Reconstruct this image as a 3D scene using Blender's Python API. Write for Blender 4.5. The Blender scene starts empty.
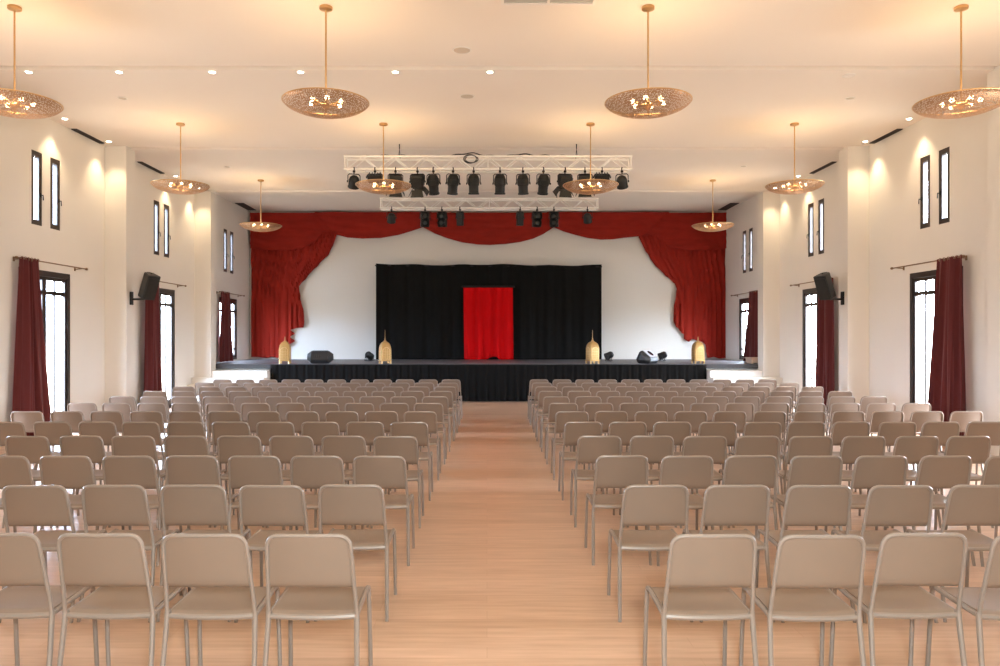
import bpy, bmesh, math, random
from mathutils import Vector, Matrix
from mathutils.geometry import delaunay_2d_cdt
random.seed(7)
PI = math.pi
sc = bpy.context.scene
col = sc.collection

# ------------------------------------------------------------------ helpers
def mesh_from(bm, name, mat, parent=None, smooth=True, angle=38):
    bmesh.ops.remove_doubles(bm, verts=bm.verts, dist=1e-6)
    bmesh.ops.recalc_face_normals(bm, faces=bm.faces)
    me = bpy.data.meshes.new(name)
    bm.to_mesh(me); bm.free()
    if smooth:
        me.polygons.foreach_set('use_smooth', [True] * len(me.polygons))
        me.set_sharp_from_angle(angle=math.radians(angle))
    if mat is not None:
        me.materials.append(mat)
    o = bpy.data.objects.new(name, me)
    col.objects.link(o)
    if parent is not None:
        o.parent = parent
    return o

def tag(o, label, cat, group=None, kind=None):
    o['label'] = label; o['category'] = cat
    if group: o['group'] = group
    if kind: o['kind'] = kind
    return o

def empty(name, loc=(0, 0, 0), rz=0.0):
    o = bpy.data.objects.new(name, None)
    o.empty_display_size = 0.1
    col.objects.link(o)
    o.location = loc; o.rotation_euler = (0, 0, rz)
    return o

def copy_tree(o, parent=None):
    c = o.copy(); col.objects.link(c)
    if parent is not None: c.parent = parent
    for ch in list(o.children):
        copy_tree(ch, c)
    return c

def box(bm, x0, x1, y0, y1, z0, z1, bev=0.0, M=None):
    r = bmesh.ops.create_cube(bm, size=1.0)
    vs = r['verts']
    T = Matrix.Translation(((x0+x1)/2, (y0+y1)/2, (z0+z1)/2)) @ Matrix.Diagonal((abs(x1-x0), abs(y1-y0), abs(z1-z0), 1))
    bmesh.ops.transform(bm, matrix=T, verts=vs)
    if bev > 0:
        es = list({e for v in vs for e in v.link_edges})
        rr = bmesh.ops.bevel(bm, geom=es, offset=bev, segments=2, affect='EDGES', profile=0.5)
        vs = list({v for f in rr['faces'] for v in f.verts} | {v for v in vs if v.is_valid})
    if M is not None:
        bmesh.ops.transform(bm, matrix=M, verts=[v for v in vs if v.is_valid])
    return vs

def tube(bm, pts, r, seg=8, cap=True, ry=None, closed=False):
    pts = [Vector(p) for p in pts]
    n = len(pts)
    rs = r if isinstance(r, (list, tuple)) else [r]*n
    up = None; rings = []
    for i, p in enumerate(pts):
        if closed:
            t = (pts[(i+1) % n] - pts[i-1]).normalized()
        elif i == 0: t = (pts[1]-pts[0]).normalized()
        elif i == n-1: t = (pts[-1]-pts[-2]).normalized()
        else: t = ((pts[i+1]-p).normalized() + (p-pts[i-1]).normalized()).normalized()
        if up is None:
            a = Vector((0, 0, 1)) if abs(t.z) < .9 else Vector((0, 1, 0))
            up = (a - t*a.dot(t)).normalized()
        else:
            up = (up - t*up.dot(t)).normalized()
        s = t.cross(up)
        k = 1.0 if ry is None else ry
        rings.append([bm.verts.new(p + (up*math.cos(2*PI*j/seg)*k + s*math.sin(2*PI*j/seg))*rs[i]) for j in range(seg)])
    m = n if closed else n-1
    for i in range(m):
        A, B = rings[i], rings[(i+1) % n]
        for j in range(seg):
            bm.faces.new((A[j], A[(j+1) % seg], B[(j+1) % seg], B[j]))
    if cap and not closed:
        bm.faces.new(rings[0][::-1]); bm.faces.new(rings[-1])

def lathe(bm, prof, seg=24, M=None, cap0=False, cap1=False):
    rings = []
    for (r, z) in prof:
        if r < 1e-5:
            rings.append([bm.verts.new((0, 0, z))])
        else:
            rings.append([bm.verts.new((r*math.cos(2*PI*j/seg), r*math.sin(2*PI*j/seg), z)) for j in range(seg)])
    for A, B in zip(rings[:-1], rings[1:]):
        for j in range(seg):
            k = (j+1) % seg
            if len(A) == 1 and len(B) == 1: continue
            if len(A) == 1: bm.faces.new((A[0], B[k], B[j]))
            elif len(B) == 1: bm.faces.new((A[j], A[k], B[0]))
            else: bm.faces.new((A[j], A[k], B[k], B[j]))
    if cap0 and len(rings[0]) > 1: bm.faces.new(rings[0][::-1])
    if cap1 and len(rings[-1]) > 1: bm.faces.new(rings[-1])
    vs = [v for R in rings for v in R]
    if M is not None: bmesh.ops.transform(bm, matrix=M, verts=vs)
    return vs

def bez(p0, p1, p2, n=5):
    p0, p1, p2 = Vector(p0), Vector(p1), Vector(p2)
    return [((1-t)**2)*p0 + 2*t*(1-t)*p1 + t*t*p2 for t in [i/n for i in range(n+1)]]

def sheet(bm, fn, nu, nv, thick):
    """two-sided cloth: fn(u,v) -> (point, normal)"""
    F, B = [], []
    for i in range(nu+1):
        fr, br = [], []
        for j in range(nv+1):
            p, nrm = fn(i/nu, j/nv)
            p = Vector(p); nrm = Vector(nrm)
            fr.append(bm.verts.new(p + nrm*thick/2)); br.append(bm.verts.new(p - nrm*thick/2))
        F.append(fr); B.append(br)
    for i in range(nu):
        for j in range(nv):
            bm.faces.new((F[i][j], F[i+1][j], F[i+1][j+1], F[i][j+1]))
            bm.faces.new((B[i][j], B[i][j+1], B[i+1][j+1], B[i+1][j]))
    for i in range(nu):
        bm.faces.new((F[i][0], B[i][0], B[i+1][0], F[i+1][0]))
        bm.faces.new((F[i][nv], F[i+1][nv], B[i+1][nv], B[i][nv]))
    for j in range(nv):
        bm.faces.new((F[0][j], F[0][j+1], B[0][j+1], B[0][j]))
        bm.faces.new((F[nu][j], B[nu][j], B[nu][j+1], F[nu][j+1]))

# ------------------------------------------------------------------ materials
def mat(name, rgb, rough=0.6, metal=0.0, spec=0.5, noise=0.0, nscale=8.0, bump=0.0, bscale=60.0, sheen=0.0, trans=0.0, stretch=None):
    m = bpy.data.materials.new(name); m.use_nodes = True
    nt = m.node_tree; b = nt.nodes['Principled BSDF']
    b.inputs['Base Color'].default_value = (*rgb, 1)
    b.inputs['Roughness'].default_value = rough
    b.inputs['Metallic'].default_value = metal
    b.inputs['Specular IOR Level'].default_value = spec
    if sheen: b.inputs['Sheen Weight'].default_value = sheen
    tc = nt.nodes.new('ShaderNodeTexCoord'); mp = nt.nodes.new('ShaderNodeMapping')
    nt.links.new(tc.outputs['Object'], mp.inputs['Vector'])
    if stretch: mp.inputs['Scale'].default_value = stretch
    n = nt.nodes.new('ShaderNodeTexNoise'); n.inputs['Scale'].default_value = nscale; n.inputs['Detail'].default_value = 4
    nt.links.new(mp.outputs['Vector'], n.inputs['Vector'])
    if noise:
        r = nt.nodes.new('ShaderNodeMixRGB'); r.blend_type = 'MIX'
        r.inputs['Color1'].default_value = (*[c*(1-noise) for c in rgb], 1)
        r.inputs['Color2'].default_value = (*[min(1, c*(1+noise)) for c in rgb], 1)
        nt.links.new(n.outputs['Fac'], r.inputs['Fac']); nt.links.new(r.outputs['Color'], b.inputs['Base Color'])
    if bump:
        n2 = nt.nodes.new('ShaderNodeTexNoise'); n2.inputs['Scale'].default_value = bscale
        nt.links.new(mp.outputs['Vector'], n2.inputs['Vector'])
        bp = nt.nodes.new('ShaderNodeBump'); bp.inputs['Strength'].default_value = bump; bp.inputs['Distance'].default_value = 0.01
        nt.links.new(n2.outputs['Fac'], bp.inputs['Height']); nt.links.new(bp.outputs['Normal'], b.inputs['Normal'])
    if trans:
        tr = nt.nodes.new('ShaderNodeBsdfTranslucent'); tr.inputs['Color'].default_value = (*rgb, 1)
        mx = nt.nodes.new('ShaderNodeMixShader'); mx.inputs['Fac'].default_value = trans
        out = nt.nodes['Material Output']
        nt.links.new(b.outputs[0], mx.inputs[1]); nt.links.new(tr.outputs[0], mx.inputs[2]); nt.links.new(mx.outputs[0], out.inputs['Surface'])
    return m

def emis(name, rgb, strength):
    m = bpy.data.materials.new(name); m.use_nodes = True
    b = m.node_tree.nodes['Principled BSDF']
    b.inputs['Base Color'].default_value = (*rgb, 1)
    b.inputs['Emission Color'].default_value = (*rgb, 1); b.inputs['Emission Strength'].default_value = strength
    return m

M_WALL = mat('plaster_wall', (.72, .68, .62), .85, noise=.025, nscale=1.3, bump=.05, bscale=40)
M_CEIL = mat('plaster_ceiling', (.84, .77, .69), .9, noise=.02, nscale=.8)
M_STEP = mat('stair_stone', (.78, .73, .66), .6, noise=.05, nscale=3)
M_CHAIR = mat('taupe_plastic', (.21, .146, .104), .45, noise=.03, nscale=5, bump=.03, bscale=300)
M_LEG = mat('taupe_painted_metal', (.27, .215, .175), .34, metal=.25)
M_DOOR = mat('dark_brown_wood', (.026, .015, .010), .4, noise=.25, nscale=6, stretch=(1, 1, .1))
M_CURT = mat('burgundy_velvet', (.105, .010, .009), .85, noise=.12, nscale=5, sheen=.08, trans=.12, stretch=(1, 1, .25))
M_DRAPE = mat('red_stage_drape', (.27, .018, .010), .9, spec=.15, noise=.22, nscale=9, bump=.15, bscale=30, stretch=(1, 1, .35))
M_SWAG = mat('red_swag_fabric', (.245, .016, .009), .9, spec=.15, noise=.22, nscale=7, bump=.15, bscale=30, stretch=(.35, 1, 1))
M_REDC = mat('bright_red_cloth', (.50, .002, .003), .9, spec=.12, noise=.1, nscale=6, stretch=(1, 1, .2))
M_BLACKC = mat('black_cloth', (.0055, .005, .0045), .92, noise=.3, nscale=3, spec=.15)
M_BLACK = mat('black_plastic', (.014, .014, .015), .45, noise=.2, nscale=20)
M_BLACKM = mat('black_painted_metal', (.006, .0055, .005), .5, metal=.2, noise=.2, nscale=20)
M_STAGE = mat('dark_stage_floor', (.085, .08, .085), .42, noise=.2, nscale=3)
M_STAGEE = mat('stage_edge', (.035, .033, .034), .6)
M_BRASS = mat('brushed_brass', (.62, .40, .19), .32, metal=.9)
M_GOLD = mat('gold_lantern', (.44, .27, .095), .42, metal=.5, noise=.25, nscale=14, bump=.5, bscale=40)
M_ALU = mat('truss_aluminium', (.90, .87, .82), .4, metal=.2)
M_WHITE = mat('white_enamel', (.82, .78, .72), .5)
M_GREY = mat('grey_grille', (.50, .49, .45), .6)
M_VENT = mat('dark_vent', (.035, .026, .02), .7)
M_ROD = mat('bronze_rod', (.22, .13, .07), .4, metal=.6)
M_WOODB = mat('pale_wood', (.62, .45, .34), .5, noise=.1, nscale=4)
M_LENS = mat('dark_lens', (.02, .022, .024), .12)
M_CONE = mat('grey_speaker_panel', (.58, .58, .62), .4)
M_BULB = emis('warm_bulb', (1.0, .80, .52), 9)
M_SPOT = emis('spot_glow', (1.0, .90, .74), 14)

def floor_mat():
    m = bpy.data.materials.new('oak_planks'); m.use_nodes = True
    nt = m.node_tree; b = nt.nodes['Principled BSDF']
    tc = nt.nodes.new('ShaderNodeTexCoord')
    mp = nt.nodes.new('ShaderNodeMapping')
    nt.links.new(tc.outputs['Object'], mp.inputs['Vector'])
    br = nt.nodes.new('ShaderNodeTexBrick')
    br.inputs['Scale'].default_value = 1.0
    br.inputs['Brick Width'].default_value = 1.9
    br.inputs['Row Height'].default_value = .145
    br.inputs['Mortar Size'].default_value = .0016
    br.inputs['Mortar Smooth'].default_value = .3
    br.offset = .37
    br.inputs['Color1'].default_value = (.52, .335, .22, 1)
    br.inputs['Color2'].default_value = (.60, .40, .275, 1)
    br.inputs['Mortar'].default_value = (.46, .285, .18, 1)
    nt.links.new(mp.outputs['Vector'], br.inputs['Vector'])
    mp2 = nt.nodes.new('ShaderNodeMapping'); mp2.inputs['Scale'].default_value = (.9, 9, 1)
    nt.links.new(tc.outputs['Object'], mp2.inputs['Vector'])
    n = nt.nodes.new('ShaderNodeTexNoise'); n.inputs['Scale'].default_value = 2.4; n.inputs['Detail'].default_value = 7
    nt.links.new(mp2.outputs['Vector'], n.inputs['Vector'])
    mp3 = nt.nodes.new('ShaderNodeMapping'); mp3.inputs['Scale'].default_value = (.12, .7, 1)
    nt.links.new(tc.outputs['Object'], mp3.inputs['Vector'])
    n3 = nt.nodes.new('ShaderNodeTexNoise'); n3.inputs['Scale'].default_value = 1.6; n3.inputs['Detail'].default_value = 2
    nt.links.new(mp3.outputs['Vector'], n3.inputs['Vector'])
    cr = nt.nodes.new('ShaderNodeValToRGB')
    cr.color_ramp.elements[0].position = .25; cr.color_ramp.elements[0].color = (.80, .76, .72, 1)
    cr.color_ramp.elements[1].position = .75; cr.color_ramp.elements[1].color = (1.12, 1.12, 1.12, 1)
    nt.links.new(n.outputs['Fac'], cr.inputs['Fac'])
    mu = nt.nodes.new('ShaderNodeMixRGB'); mu.blend_type = 'MULTIPLY'; mu.inputs['Fac'].default_value = .8
    nt.links.new(br.outputs['Color'], mu.inputs['Color1']); nt.links.new(cr.outputs['Color'], mu.inputs['Color2'])
    cr3 = nt.nodes.new('ShaderNodeValToRGB')
    cr3.color_ramp.elements[0].position = .35; cr3.color_ramp.elements[0].color = (.93, .90, .86, 1)
    cr3.color_ramp.elements[1].position = .65; cr3.color_ramp.elements[1].color = (1.06, 1.08, 1.12, 1)
    nt.links.new(n3.outputs['Fac'], cr3.inputs['Fac'])
    mu2 = nt.nodes.new('ShaderNodeMixRGB'); mu2.blend_type = 'MULTIPLY'; mu2.inputs['Fac'].default_value = 1
    nt.links.new(mu.outputs['Color'], mu2.inputs['Color1']); nt.links.new(cr3.outputs['Color'], mu2.inputs['Color2'])
    nt.links.new(mu2.outputs['Color'], b.inputs['Base Color'])
    b.inputs['Roughness'].default_value = .30
    b.inputs['Specular IOR Level'].default_value = .4
    return m
M_FLOOR = floor_mat()

def perforated():
    m = bpy.data.materials.new('perforated_brass'); m.use_nodes = True
    nt = m.node_tree; b = nt.nodes['Principled BSDF']
    b.inputs['Base Color'].default_value = (.46, .27, .15, 1)
    b.inputs['Metallic'].default_value = .55; b.inputs['Roughness'].default_value = .45
    tc = nt.nodes.new('ShaderNodeTexCoord')
    v = nt.nodes.new('ShaderNodeTexVoronoi'); v.inputs['Scale'].default_value = 58; v.inputs['Randomness'].default_value = .65
    nt.links.new(tc.outputs['Object'], v.inputs['Vector'])
    lt = nt.nodes.new('ShaderNodeMath'); lt.operation = 'LESS_THAN'; lt.inputs[1].default_value = .37
    nt.links.new(v.outputs['Distance'], lt.inputs[0])
    tr = nt.nodes.new('ShaderNodeBsdfTransparent')
    mx = nt.nodes.new('ShaderNodeMixShader')
    nt.links.new(lt.outputs[0], mx.inputs['Fac'])
    nt.links.new(b.outputs[0], mx.inputs[1]); nt.links.new(tr.outputs[0], mx.inputs[2])
    nt.links.new(mx.outputs[0], nt.nodes['Material Output'].inputs['Surface'])
    return m
M_PERF = perforated()

def pane_mat():
    m = bpy.data.materials.new('clear_pane'); m.use_nodes = True
    nt = m.node_tree
    tr = nt.nodes.new('ShaderNodeBsdfTransparent'); tr.inputs['Color'].default_value = (.97, .98, .98, 1)
    gl = nt.nodes.new('ShaderNodeBsdfGlossy'); gl.inputs['Roughness'].default_value = .02
    fr = nt.nodes.new('ShaderNodeFresnel'); fr.inputs['IOR'].default_value = 1.45
    mx = nt.nodes.new('ShaderNodeMixShader')
    ge = nt.nodes.new('ShaderNodeNewGeometry'); sb = nt.nodes.new('ShaderNodeMath'); sb.operation = 'SUBTRACT'; sb.inputs[0].default_value = 1
    mu = nt.nodes.new('ShaderNodeMath'); mu.operation = 'MULTIPLY'          # reflect on the entry side only
    nt.links.new(ge.outputs['Backfacing'], sb.inputs[1]); nt.links.new(sb.outputs[0], mu.inputs[0]); nt.links.new(fr.outputs[0], mu.inputs[1])
    nt.links.new(mu.outputs[0], mx.inputs['Fac'])
    nt.links.new(tr.outputs[0], mx.inputs[1]); nt.links.new(gl.outputs[0], mx.inputs[2])
    nt.links.new(mx.outputs[0], nt.nodes['Material Output'].inputs['Surface'])
    return m
M_PANE = pane_mat()

# ------------------------------------------------------------------ room dimensions (metres; camera at origin looking along +Y)
XW = 8.0; H = 5.80; HR = 6.02; YB = 25.3; YR = -6.0; CAMZ = 1.80
BAY = 4.83
DOOR_C = [13.5, 13.5+BAY, 13.5+2*BAY-.05]
DOOR_W = 1.60; DOOR_H = 3.0
STAGE_Y = 20.9; STAGE_Z = 1.05

def grid_wall(bm, us, zs, holes, mapf, t):
    """solid wall built of cells; holes = (u0,u1,z0,z1); mapf(u, z, d) -> xyz with d the depth into the wall"""
    us = sorted(set(us)); zs = sorted(set(zs))
    def solid(i, j):
        if i < 0 or j < 0 or i >= len(us)-1 or j >= len(zs)-1: return False
        u = (us[i]+us[i+1])/2; z = (zs[j]+zs[j+1])/2
        return not any(a < u < b and c < z < d for a, b, c, d in holes)
    V = {}
    def v(i, j, d):
        if (i, j, d) not in V: V[(i, j, d)] = bm.verts.new(mapf(us[i], zs[j], d))
        return V[(i, j, d)]
    for i in range(len(us)-1):
        for j in range(len(zs)-1):
            if not solid(i, j): continue
            bm.faces.new((v(i, j, 0), v(i+1, j, 0), v(i+1, j+1, 0), v(i, j+1, 0)))
            bm.faces.new((v(i, j, t), v(i, j+1, t), v(i+1, j+1, t), v(i+1, j, t)))
            if not solid(i-1, j): bm.faces.new((v(i, j, 0), v(i, j+1, 0), v(i, j+1, t), v(i, j, t)))
            if not solid(i+1, j): bm.faces.new((v(i+1, j, 0), v(i+1, j, t), v(i+1, j+1, t), v(i+1, j+1, 0)))
            if not solid(i, j-1): bm.faces.new((v(i, j, 0), v(i, j, t), v(i+1, j, t), v(i+1, j, 0)))
            if not solid(i, j+1): bm.faces.new((v(i, j+1, 0), v(i+1, j+1, 0), v(i+1, j+1, t), v(i, j+1, t)))

doors, slots = [], []
for k, c in enumerate(DOOR_C):
    z0 = 0.0 if k < 2 else 1.09
    doors.append((c-DOOR_W/2, c+DOOR_W/2, z0, DOOR_H))
    slots.append((c-.43, c-.11, 3.79, 5.10)); slots.append((c+.14, c+.46, 3.79, 5.10))
extra = [(8.67, 8.67+DOOR_W/2, 0, DOOR_H)]   # the bay beside the camera, out of the frame: its open leaf lets daylight in
WT = .11
for side, sx in (('left', -1), ('right', 1)):
    holes = [(a-.1*sx, b-.1*sx, c_, d_) for a, b, c_, d_ in doors+slots+extra]
    bm = bmesh.new()
    us = [YR-WT, YB+WT] + [h[0] for h in holes] + [h[1] for h in holes]
    zs = [-.1, HR+.2] + [h[2] for h in holes] + [h[3] for h in holes]
    grid_wall(bm, us, [z for z in zs if z != 0.0] + [0.0], holes, lambda u, z, d: (sx*(XW+d), u, z), WT)
    o = mesh_from(bm, 'wall_'+side, M_WALL, smooth=False)
    tag(o, f'tall cream plaster wall with dark windows along the {side} side of the hall', 'wall', kind='structure')
bm = bmesh.new(); box(bm, -XW, XW, YB, YB+.25, -.1, HR+.2)
tag(mesh_from(bm, 'wall_back', M_WALL, smooth=False), 'cream end wall behind the stage and the red swags', 'wall', kind='structure')
bm = bmesh.new()
box(bm, -XW, XW, YR-.2, YR, -.1, HR+.2)
tag(mesh_from(bm, 'wall_front', M_WALL, smooth=False), 'plain cream wall at the audience end of the hall', 'wall', kind='structure')
bm = bmesh.new(); box(bm, -XW-WT, XW+WT, YR-WT, YB+WT, -.12, 0)
o = tag(mesh_from(bm, 'floor', M_FLOOR, smooth=False), 'pale oak plank floor running across the hall', 'floor', kind='structure')
bm = bmesh.new()
g = [(11.07, 11.17), (15.82, 15.92)]           # shadow gaps in front of the beams
ys_ = [YR] + [y for p in g for y in p] + [20.89]
for a, b in zip(ys_[::2], ys_[1::2]): box(bm, -XW, XW, a, b, H, H+.15)
box(bm, -XW, XW, YR, 20.89, H+.15, H+.20)
box(bm, -XW, XW, 20.89, YB, HR, HR+.15); box(bm, -XW, XW, 20.80, 20.89, H+.001, HR+.15)
tag(mesh_from(bm, 'ceiling', M_CEIL, smooth=False), 'flat white plaster ceiling glowing warm above the pendants', 'ceiling', kind='structure')
for k, (y0, nm) in enumerate(((11.17, 'first'), (15.92, 'middle'), (20.50, 'last'))):
    bm = bmesh.new(); box(bm, -XW, XW, y0, y0+.42, H-.02, H+.001)
    tag(mesh_from(bm, f'trim_{k+1}', M_CEIL, smooth=False), ['shallow ceiling beam nearest the camera, behind the first pendants', 'shallow ceiling beam above the front lighting truss', 'shallow ceiling beam above the stage front'][k], 'beam', kind='structure')
n = 0
for side, sx in (('left', -1), ('right', 1)):
    for k, y0 in enumerate((10.92, 15.70, 20.50)):
        bm = bmesh.new()
        box(bm, sx*7.55, sx*(XW+.02), y0, y0+.40, 0, H+.01)
        wh = ('nearest the camera', 'carrying the wall speaker', 'beside the stage stairs')[k]
        tag(mesh_from(bm, 'pillar', M_WALL, smooth=False), f'square cream wall pillar {wh} on the {side} wall', 'pillar', kind='structure')

# ------------------------------------------------------------------ doors and slot windows
def french_door(idx, sx, c, z0, label):
    root = empty(f"door_{idx}", (sx*(XW+.055), c, z0)); tag(root, label, 'door', kind='structure')
    h = DOOR_H - z0; w = DOOR_W/2
    bm = bmesh.new(); d = .05
    box(bm, -d, d, -w, -w+.075, 0, h); box(bm, -d, d, w-.075, w, 0, h); box(bm, -d, d, -w+.075, w-.075, h-.10, h)
    if z0 > 0: box(bm, -d, d, -w+.075, w-.075, 0, .06)
    mesh_from(bm, 'door_frame', M_DOOR, root, smooth=False)
    zb = .005 if z0 == 0 else .065
    low = zb + (.22 if z0 == 0 else .07)
    for s in (-1, 1):
        y0, y1 = (0.003, w-.078) if s > 0 else (-w+.078, -.003)
        bm = bmesh.new(); e = .028; st = .062
        box(bm, -e, e, y0, y0+st, zb, h-.103); box(bm, -e, e, y1-st, y1, zb, h-.103)
        box(bm, -e, e, y0+st, y1-st, h-.103-.06, h-.103); box(bm, -e, e, y0+st, y1-st, zb, low)
        ym = (y0+y1)/2; zt = 2.57 - z0
        box(bm, -.018, .018, ym-.022, ym+.022, low, h-.163)
        box(bm, -.022, .022, y0+st, y1-st, zt, zt+.075)
        if z0 > 0: box(bm, -.022, .022, y0+st, y1-st, 1.40-z0, 1.445-z0)
        leaf = mesh_from(bm, 'door_leaf', M_DOOR, root, smooth=False)
        bm = bmesh.new(); box(bm, -.004, .004, y0+st-.01, y1-st+.01, low-.01, h-.155)
        mesh_from(bm, 'pane', M_PANE, leaf, smooth=False)
        if s > 0 and z0 == 0:
            bm = bmesh.new(); tube(bm, [(-sx*.03, y0+.03, 1.05), (-sx*.07, y0+.03, 1.05), (-sx*.075, y0+.12, 1.05)], .009, 6)
            mesh_from(bm, 'handle', M_BRASS, leaf)
    return root

def slot_window(idx, sx, c, z0, z1, label):
    root = empty(f'window_{idx}', (sx*(XW+.05), c, z0)); tag(root, label, 'window', kind='structure')
    w = .16; h = z1-z0; d = .042; f = .088
    bm = bmesh.new()
    box(bm, -d, d, -w, -w+f, 0, h); box(bm, -d, d, w-f, w, 0, h); box(bm, -d, d, -w+f, w-f, 0, .09); box(bm, -d, d, -w+f, w-f, h-.09, h)
    fr = mesh_from(bm, 'window_frame', M_DOOR, root, smooth=False)
    bm = bmesh.new(); box(bm, -.005, .005, -w+f-.01, w-f+.01, .08, h-.08); mesh_from(bm, 'pane', M_PANE, root, smooth=False)
    bm = bmesh.new()
    tube(bm, [(-sx*.04, w-.04, h*.42), (-sx*.09, w-.04, h*.42), (-sx*.095, w-.04, h*.42-.09)], .01, 6)
    box(bm, -sx*.03, -sx*.055, w-.06, w-.02, h*.42-.04, h*.42+.04)
    mesh_from(bm, 'handle', M_BLACKM, root, smooth=False)
    return root

bayname = ['nearest the camera', 'beside the wall speaker', 'on the stage']
nd = nw = 0
for side, sx in (('left', -1), ('right', 1)):
    for k, c in enumerate(DOOR_C):
        nd += 1
        z0 = 0.0 if k < 2 else 1.09
        lab = [f'tall dark glazed door half behind the {side} curtain nearest the camera',
               f'tall dark glazed door behind the {side} wall speaker and its curtain',
               f'dark framed glazed door opening onto the {side} end of the stage'][k]
        french_door(nd, sx, c-.1*sx, z0, lab)
        for q, (a, b, p, r_) in enumerate(slots[2*k:2*k+2]):
            nw += 1
            lab = f'dark slot window high on the {side} wall, {["nearer", "farther"][q]} of the pair {["nearest the camera", "above the wall speaker", "beside the stage"][k]}'
            slot_window(nw, sx, (a+b)/2-.1*sx, p, r_, lab)

# ------------------------------------------------------------------ curtains and rods
def curtain(sx, c, k, y_top, y_bot, zb, label):
    yt0, yt1 = y_top; yb0, yb1 = y_bot
    zt = 3.15
    root = empty('window_curtain', (sx*(XW-.15), c, zb)); tag(root, label, 'curtain', 'burgundy curtains at the tall doors')
    rnd = random.Random(31*k + (5 if sx > 0 else 0))
    ph = [rnd.uniform(0, 6.28) for _ in range(4)]
    def fn(u, v):
        t = v**1.3
        e = 1-(1-v)**3
        y = (yt0*(1-t)+yb0*t)*(1-u) + (yt1*(1-t)+yb1*t)*u
        pin = math.exp(-v*9)*.5
        amp = .045*(.45+.55*e)
        q = 2*PI*u
        x = amp*(math.sin(5*q+ph[0]+.6*v) + .45*math.sin(9*q+ph[1]-1.2*v) + .3*math.sin(2.3*q+ph[2]+2*v))
        y += .012*math.sin(7*q+ph[3])
        z = zt*(1-v) + (zb+.02)*v
        return (sx*(XW-.15)+x, y, z), (-sx, 0, 0)
    bm = bmesh.new(); sheet(bm, fn, 72, 26, .012)
    bmesh.ops.translate(bm, verts=bm.verts, vec=(-sx*(XW-.15), -c, -zb))
    mesh_from(bm, 'drape', M_CURT, root, angle=80)
    bm = bmesh.new()
    for i in range(6):
        u = (i+.5)/6; y = yt0*(1-u)+yt1*u
        pts = [(sx*0 + .024*math.cos(a), y-c, 3.135-zb + .03*math.sin(a)) for a in [2*PI*j/12 for j in range(12)]]
        tube(bm, pts, .005, 5, closed=True)
    mesh_from(bm, 'ring', M_ROD, root)['kind'] = 'stuff'

def rod(sx, c, label):
    root = empty('curtain_rod', (sx*(XW-.15), c, 3.13)); tag(root, label, 'curtain rod', 'curtain rods above the tall doors')
    L = 1.07
    bm = bmesh.new(); tube(bm, [(0, -L, 0), (0, L, 0)], .012, 8); mesh_from(bm, 'pole', M_ROD, root)
    for s in (-1, 1):
        bm = bmesh.new(); lathe(bm, [(0, -.03), (.02, -.025), (.026, 0), (.02, .03), (.008, .05), (0, .055)], 10, Matrix.Translation((0, s*(L+.02), 0)) @ Matrix.Rotation(-s*PI/2, 4, 'X'))
        mesh_from(bm, 'finial', M_ROD, root)
        bm = bmesh.new(); tube(bm, [(0, s*(L-.13), -.005), (sx*.15, s*(L-.13), -.015)], .009, 6); box(bm, sx*.138, sx*.15, s*(L-.13)-.02, s*(L-.13)+.02, -.05, .03)
        mesh_from(bm, 'bracket', M_ROD, root, smooth=False)

CURT = {(-1, 0): ((12.62, 13.15), (12.42, 13.62)), (1, 0): ((12.36, 13.05), (12.30, 13.36)),
        (-1, 1): ((17.22, 17.95), (17.15, 18.14)), (1, 1): ((17.05, 17.75), (16.98, 18.00)),
        (-1, 2): ((22.15, 22.85), (21.95, 23.20)), (1, 2): ((21.75, 22.45), (21.65, 22.95))}
for (sx, k), (yt, yb) in CURT.items():
    side = 'left' if sx < 0 else 'right'
    zb = 0.0 if k < 2 else STAGE_Z
    lab = [f'burgundy curtain gathered to one side of the {side} door nearest the camera',
           f'burgundy curtain hanging below the {side} wall speaker',
           f'burgundy curtain at the window on the {side} end of the stage'][k]
    curtain(sx, DOOR_C[k], k, yt, yb, zb, lab)
    rod(sx, DOOR_C[k]-.08*sx+(.03 if k < 2 else -.05), [f'thin bronze rod holding the {side} curtain nearest the camera', f'thin bronze rod behind the {side} wall speaker', f'thin bronze rod holding the curtain at the {side} stage window'][k])

# ------------------------------------------------------------------ stage
bm = bmesh.new()
box(bm, -XW, XW, STAGE_Y, YB, STAGE_Z-.13, STAGE_Z, .006)
root = empty('stage', (0, STAGE_Y, 0)); tag(root, 'wide raised stage platform with dark floor at the end of the hall', 'stage', kind='structure')
bmesh.ops.translate(bm, verts=bm.verts, vec=(0, -STAGE_Y, 0))
mesh_from(bm, 'stage_deck', M_STAGE, root, smooth=False)
bm = bmesh.new()
box(bm, -XW, XW, .12, YB-STAGE_Y, 0, STAGE_Z-.13)
mesh_from(bm, 'stage_base', M_STEP, root, smooth=False)
bm = bmesh.new(); box(bm, -XW, XW, -.02, 0, STAGE_Z-.125, STAGE_Z-.012)
mesh_from(bm, 'stage_fascia', M_STAGEE, root, smooth=False)

def skirt_fn(u, v):
    x = -6.02 + 12.12*u
    f = 2*PI*x
    a = .022*(.35+.65*v)
    y = STAGE_Y-.055 + a*(math.sin(f*5.5+.8*math.sin(f*.31)) + .4*math.sin(f*9.1+1.3*math.sin(f*.17)))
    return (x, y, (STAGE_Z-.02)*(1-v) + .015*v), (0, -1, 0)
bm = bmesh.new(); sheet(bm, skirt_fn, 900, 4, .008)
tag(mesh_from(bm, 'stage_skirt', M_BLACKC, angle=80), 'pleated black cloth skirt along the front of the stage', 'stage skirt')

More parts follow.
